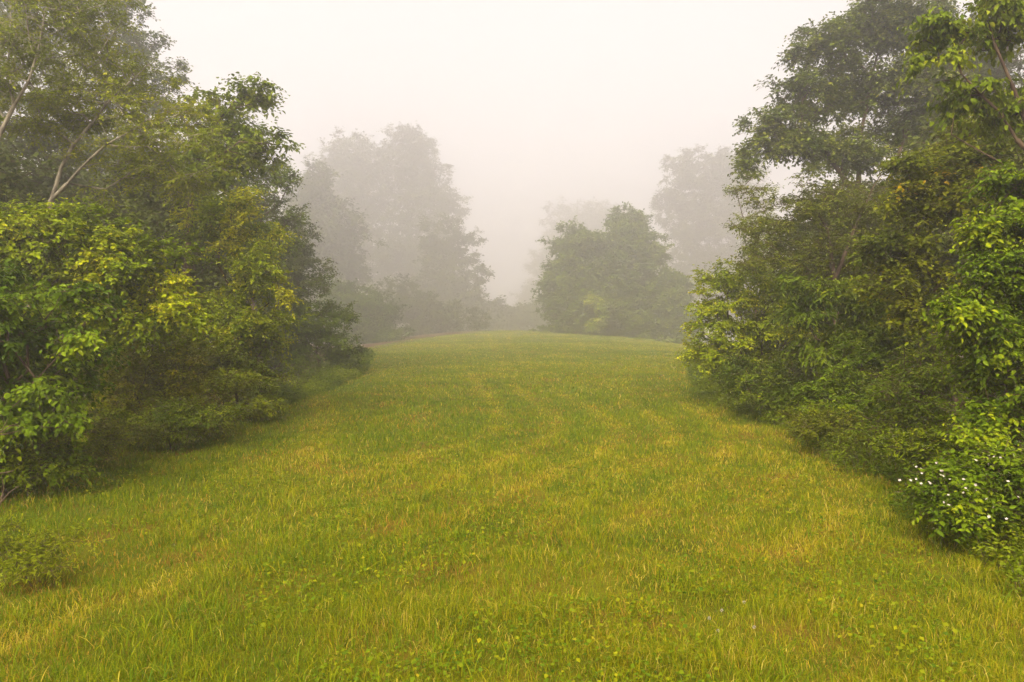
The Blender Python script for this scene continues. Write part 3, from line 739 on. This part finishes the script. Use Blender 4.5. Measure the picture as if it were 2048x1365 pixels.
# ------------------------------------------------------------------ undergrowth along both edges
rng = np.random.default_rng(31)
HX, HY = [], []
for side in (0, 1):
    n = 4200
    y = 3.5 + 34 * rng.random(n) ** 1.5
    off = rng.gamma(2.0, .32, n)
    x = left_edge(y) - off * .8 + .45 if side == 0 else right_edge(y) + off * .8 - .45
    HX.append(x); HY.append(y)
HX, HY = np.concatenate(HX), np.concatenate(HY)
kp = vnoise(HX, HY, 44, .9) > .28
HX, HY = HX[kp], HY[kp]; n = len(HX)
hh = (.10 + .40 * rng.random(n) * vnoise(HX, HY, 45, 1.1) * 2) * np.clip(.6 + wild(HX, HY), .5, 1.3)
az = rng.uniform(0, 6.28, n)
base = np.stack([HX, HY, gz(HX, HY)], -1)
tipd = np.stack([np.cos(az) * hh * .45, np.sin(az) * hh * .45, hh], -1)
V2, F2 = tube_edges(base, np.full(n, .003), base + tipd, np.full(n, .0012), 3)
ml = 22
li = np.repeat(np.arange(n), ml)
t = rng.uniform(.15, 1.05, n * ml)
pos = base[li] + tipd[li] * t[:, None] + rng.normal(size=(n * ml, 3)) * np.array([.035, .035, .015])
dr = rng.normal(size=(n * ml, 3)); dr[:, 2] = dr[:, 2] * .3 - .05
far = np.clip(HY[li] / 10, 1, 3)
LV, LF, k = leaves_geo(pos, dr, np.array([0, 0, 1.]) + rng.normal(size=(n * ml, 3)) * .4, rng.uniform(.025, .055, n * ml) * far ** .6, .5, True)
tv = .58 + (vnoise(HX, HY, 46, .8)[li] - .5) * .8 + rng.normal(0, .13, n * ml)
herb = mesh_from('undergrowth', np.concatenate([LV]), [LF], LM['mid'], tint=np.repeat(np.clip(tv, 0, 1), k))
und = tag(add_obj('undergrowth', herb), 'low weeds and seedlings lining the foot of the woods', 'undergrowth', kind='stuff')
add_obj('stem', mesh_from('undergrowth_stems', V2, [F2], BK['brown']), und)

plant('weed_clump', 'pale weedy plant clump in the grass at the left border of the foreground', 'weed', 5.0, 70,
      [(0, 1080, 55, 30, 0), (60, 1105, 80, 24, 0), (150, 1085, 50, 20, .1), (20, 1130, 90, 22, -.1)],
      'airy', None, tips=80, twigs=5, leaves=7, leaf=.034, width=.3, spray=.15, trunk_r=.006, tip_r=.0012, twig_r=.0009, step=.08, flat=1.1, bias=.15, shell=1.4, clump=2)

def dead_branch(lines, Y, label):
    emp = bpy.data.objects.new('dead_branch', None); COL.objects.link(emp)
    a, b, ra, rb = [], [], [], []
    for ln in lines:
        pts = [at(px, py, Y + dd) for px, py, dd, r in ln]; rr = [q[3] for q in ln]
        for i in range(len(pts) - 1):
            a.append(pts[i]); b.append(pts[i + 1]); ra.append(rr[i]); rb.append(rr[i + 1])
    a, b = np.array(a), np.array(b)
    o = a[0].copy()
    V, Fq = tube_edges(a - o, np.array(ra), b - o, np.array(rb), 6)
    COL.objects.unlink(emp); bpy.data.objects.remove(emp)
    ob = add_obj('dead_branch', mesh_from('dead_branch', V, [Fq], BK['dead'], smooth=True), loc=o)
    tag(ob, label, 'branch', 'dead branches at the left border')
gy0 = 5.2
dead_branch([[(-60, 1230, 0, .009), (-30, 1080, 0, .007), (0, 1005, 0, .005), (18, 985, 0, .0035), (36, 973, .05, .002)],
             [(0, 1005, 0, .005), (6, 975, 0, .003), (2, 955, 0, .002)], [(-20, 950, 0, .006), (10, 946, .02, .004), (26, 942, .04, .003)], [(-30, 1080, 0, .008), (-25, 1000, 0, .007), (-20, 950, 0, .006)]],
            gy0, 'crooked dead branch reaching up beside the weedy clump in the foreground')
dead_branch([[(-60, 950, 0, .011), (-30, 885, 0, .008), (0, 866, 0, .005), (20, 852, 0, .003), (40, 846, 0, .0015)],
             [(-10, 872, 0, .007), (15, 868, -.05, .004), (38, 862, -.1, .002)], [(0, 866, 0, .005), (12, 845, 0, .003), (14, 838, 0, .002)]],
            6.5, 'small bundle of dead twigs poking out below the large leaved shrub')

# white clover heads
for k, (px, py) in enumerate([(1490, 1243), (1420, 1276), (1510, 1295), (1438, 1303), (1445, 1262)]):
    g = on_ground(px, py)
    z = float(gz(*g))
    r = np.random.default_rng(k)
    cc = np.array([0, 0, .10]); n = 60
    d = norm(r.normal(size=(n, 3)) + np.array([0, 0, .3]))
    LV, LF, kk = leaves_geo(cc + d * .004, d, norm(r.normal(size=(n, 3))), np.full(n, .006), .4, True)
    stem = tube_edges(np.array([[0, 0, 0.]]), np.array([.001]), np.array([cc]), np.array([.001]), 5)
    e = bpy.data.objects.new('clover_flower', None); COL.objects.link(e); e.location = (g[0], g[1], z)
    tag(e, 'tiny white clover blossom in the grass at the bottom of the picture', 'flower', 'white clover blossoms in the foreground grass')
    add_obj('flower_head', mesh_from('flower_head', LV, [LF], PETAL), e)
    add_obj('stem', mesh_from('stem', stem[0], [stem[1]], LM['mid'], tint=np.full(len(stem[0]), .5)), e)

# ------------------------------------------------------------------ fog
zmax = 0
for o in bpy.data.objects:
    if o.type == 'MESH' and o.name.split('.')[0] in ('crown', 'trunk'):
        pz = (o.parent.location.z if o.parent else 0)
        sc = o.parent.scale.z if o.parent else 1
        zmax = max(zmax, pz + sc * max(c[2] for c in o.bound_box))
zmin = float(min(gv[:, 2])) - 1
zmax = max(zmax, float(max(gv[:, 2]))) + .5
print('fog box', zmin, zmax, 'plants', TREES)
x0, x1, y0, y1 = -264., 264., -164., 384.
fv = [(x, y, z) for z in (zmin, zmax) for (x, y) in ((x0, y0), (x1, y0), (x1, y1), (x0, y1))]
ff = np.array([[3, 2, 1, 0], [4, 5, 6, 7], [0, 1, 5, 4], [1, 2, 6, 5], [2, 3, 7, 6], [3, 0, 4, 7]])
fm = bpy.data.materials.new('fog'); fm.use_nodes = True
nt = fm.node_tree; nt.nodes.clear()
pv = nt.nodes.new('ShaderNodeVolumePrincipled')
pv.inputs['Color'].default_value = (.995, .963, .953, 1)
pv.inputs['Density'].default_value = FOG_DENSITY
pv.inputs['Anisotropy'].default_value = 0.7
o_ = nt.nodes.new('ShaderNodeOutputMaterial')
nt.links.new(pv.outputs[0], o_.inputs['Volume'])
haze = add_obj('haze', mesh_from('haze', fv, [ff], fm))
tag(haze, kind='stuff')
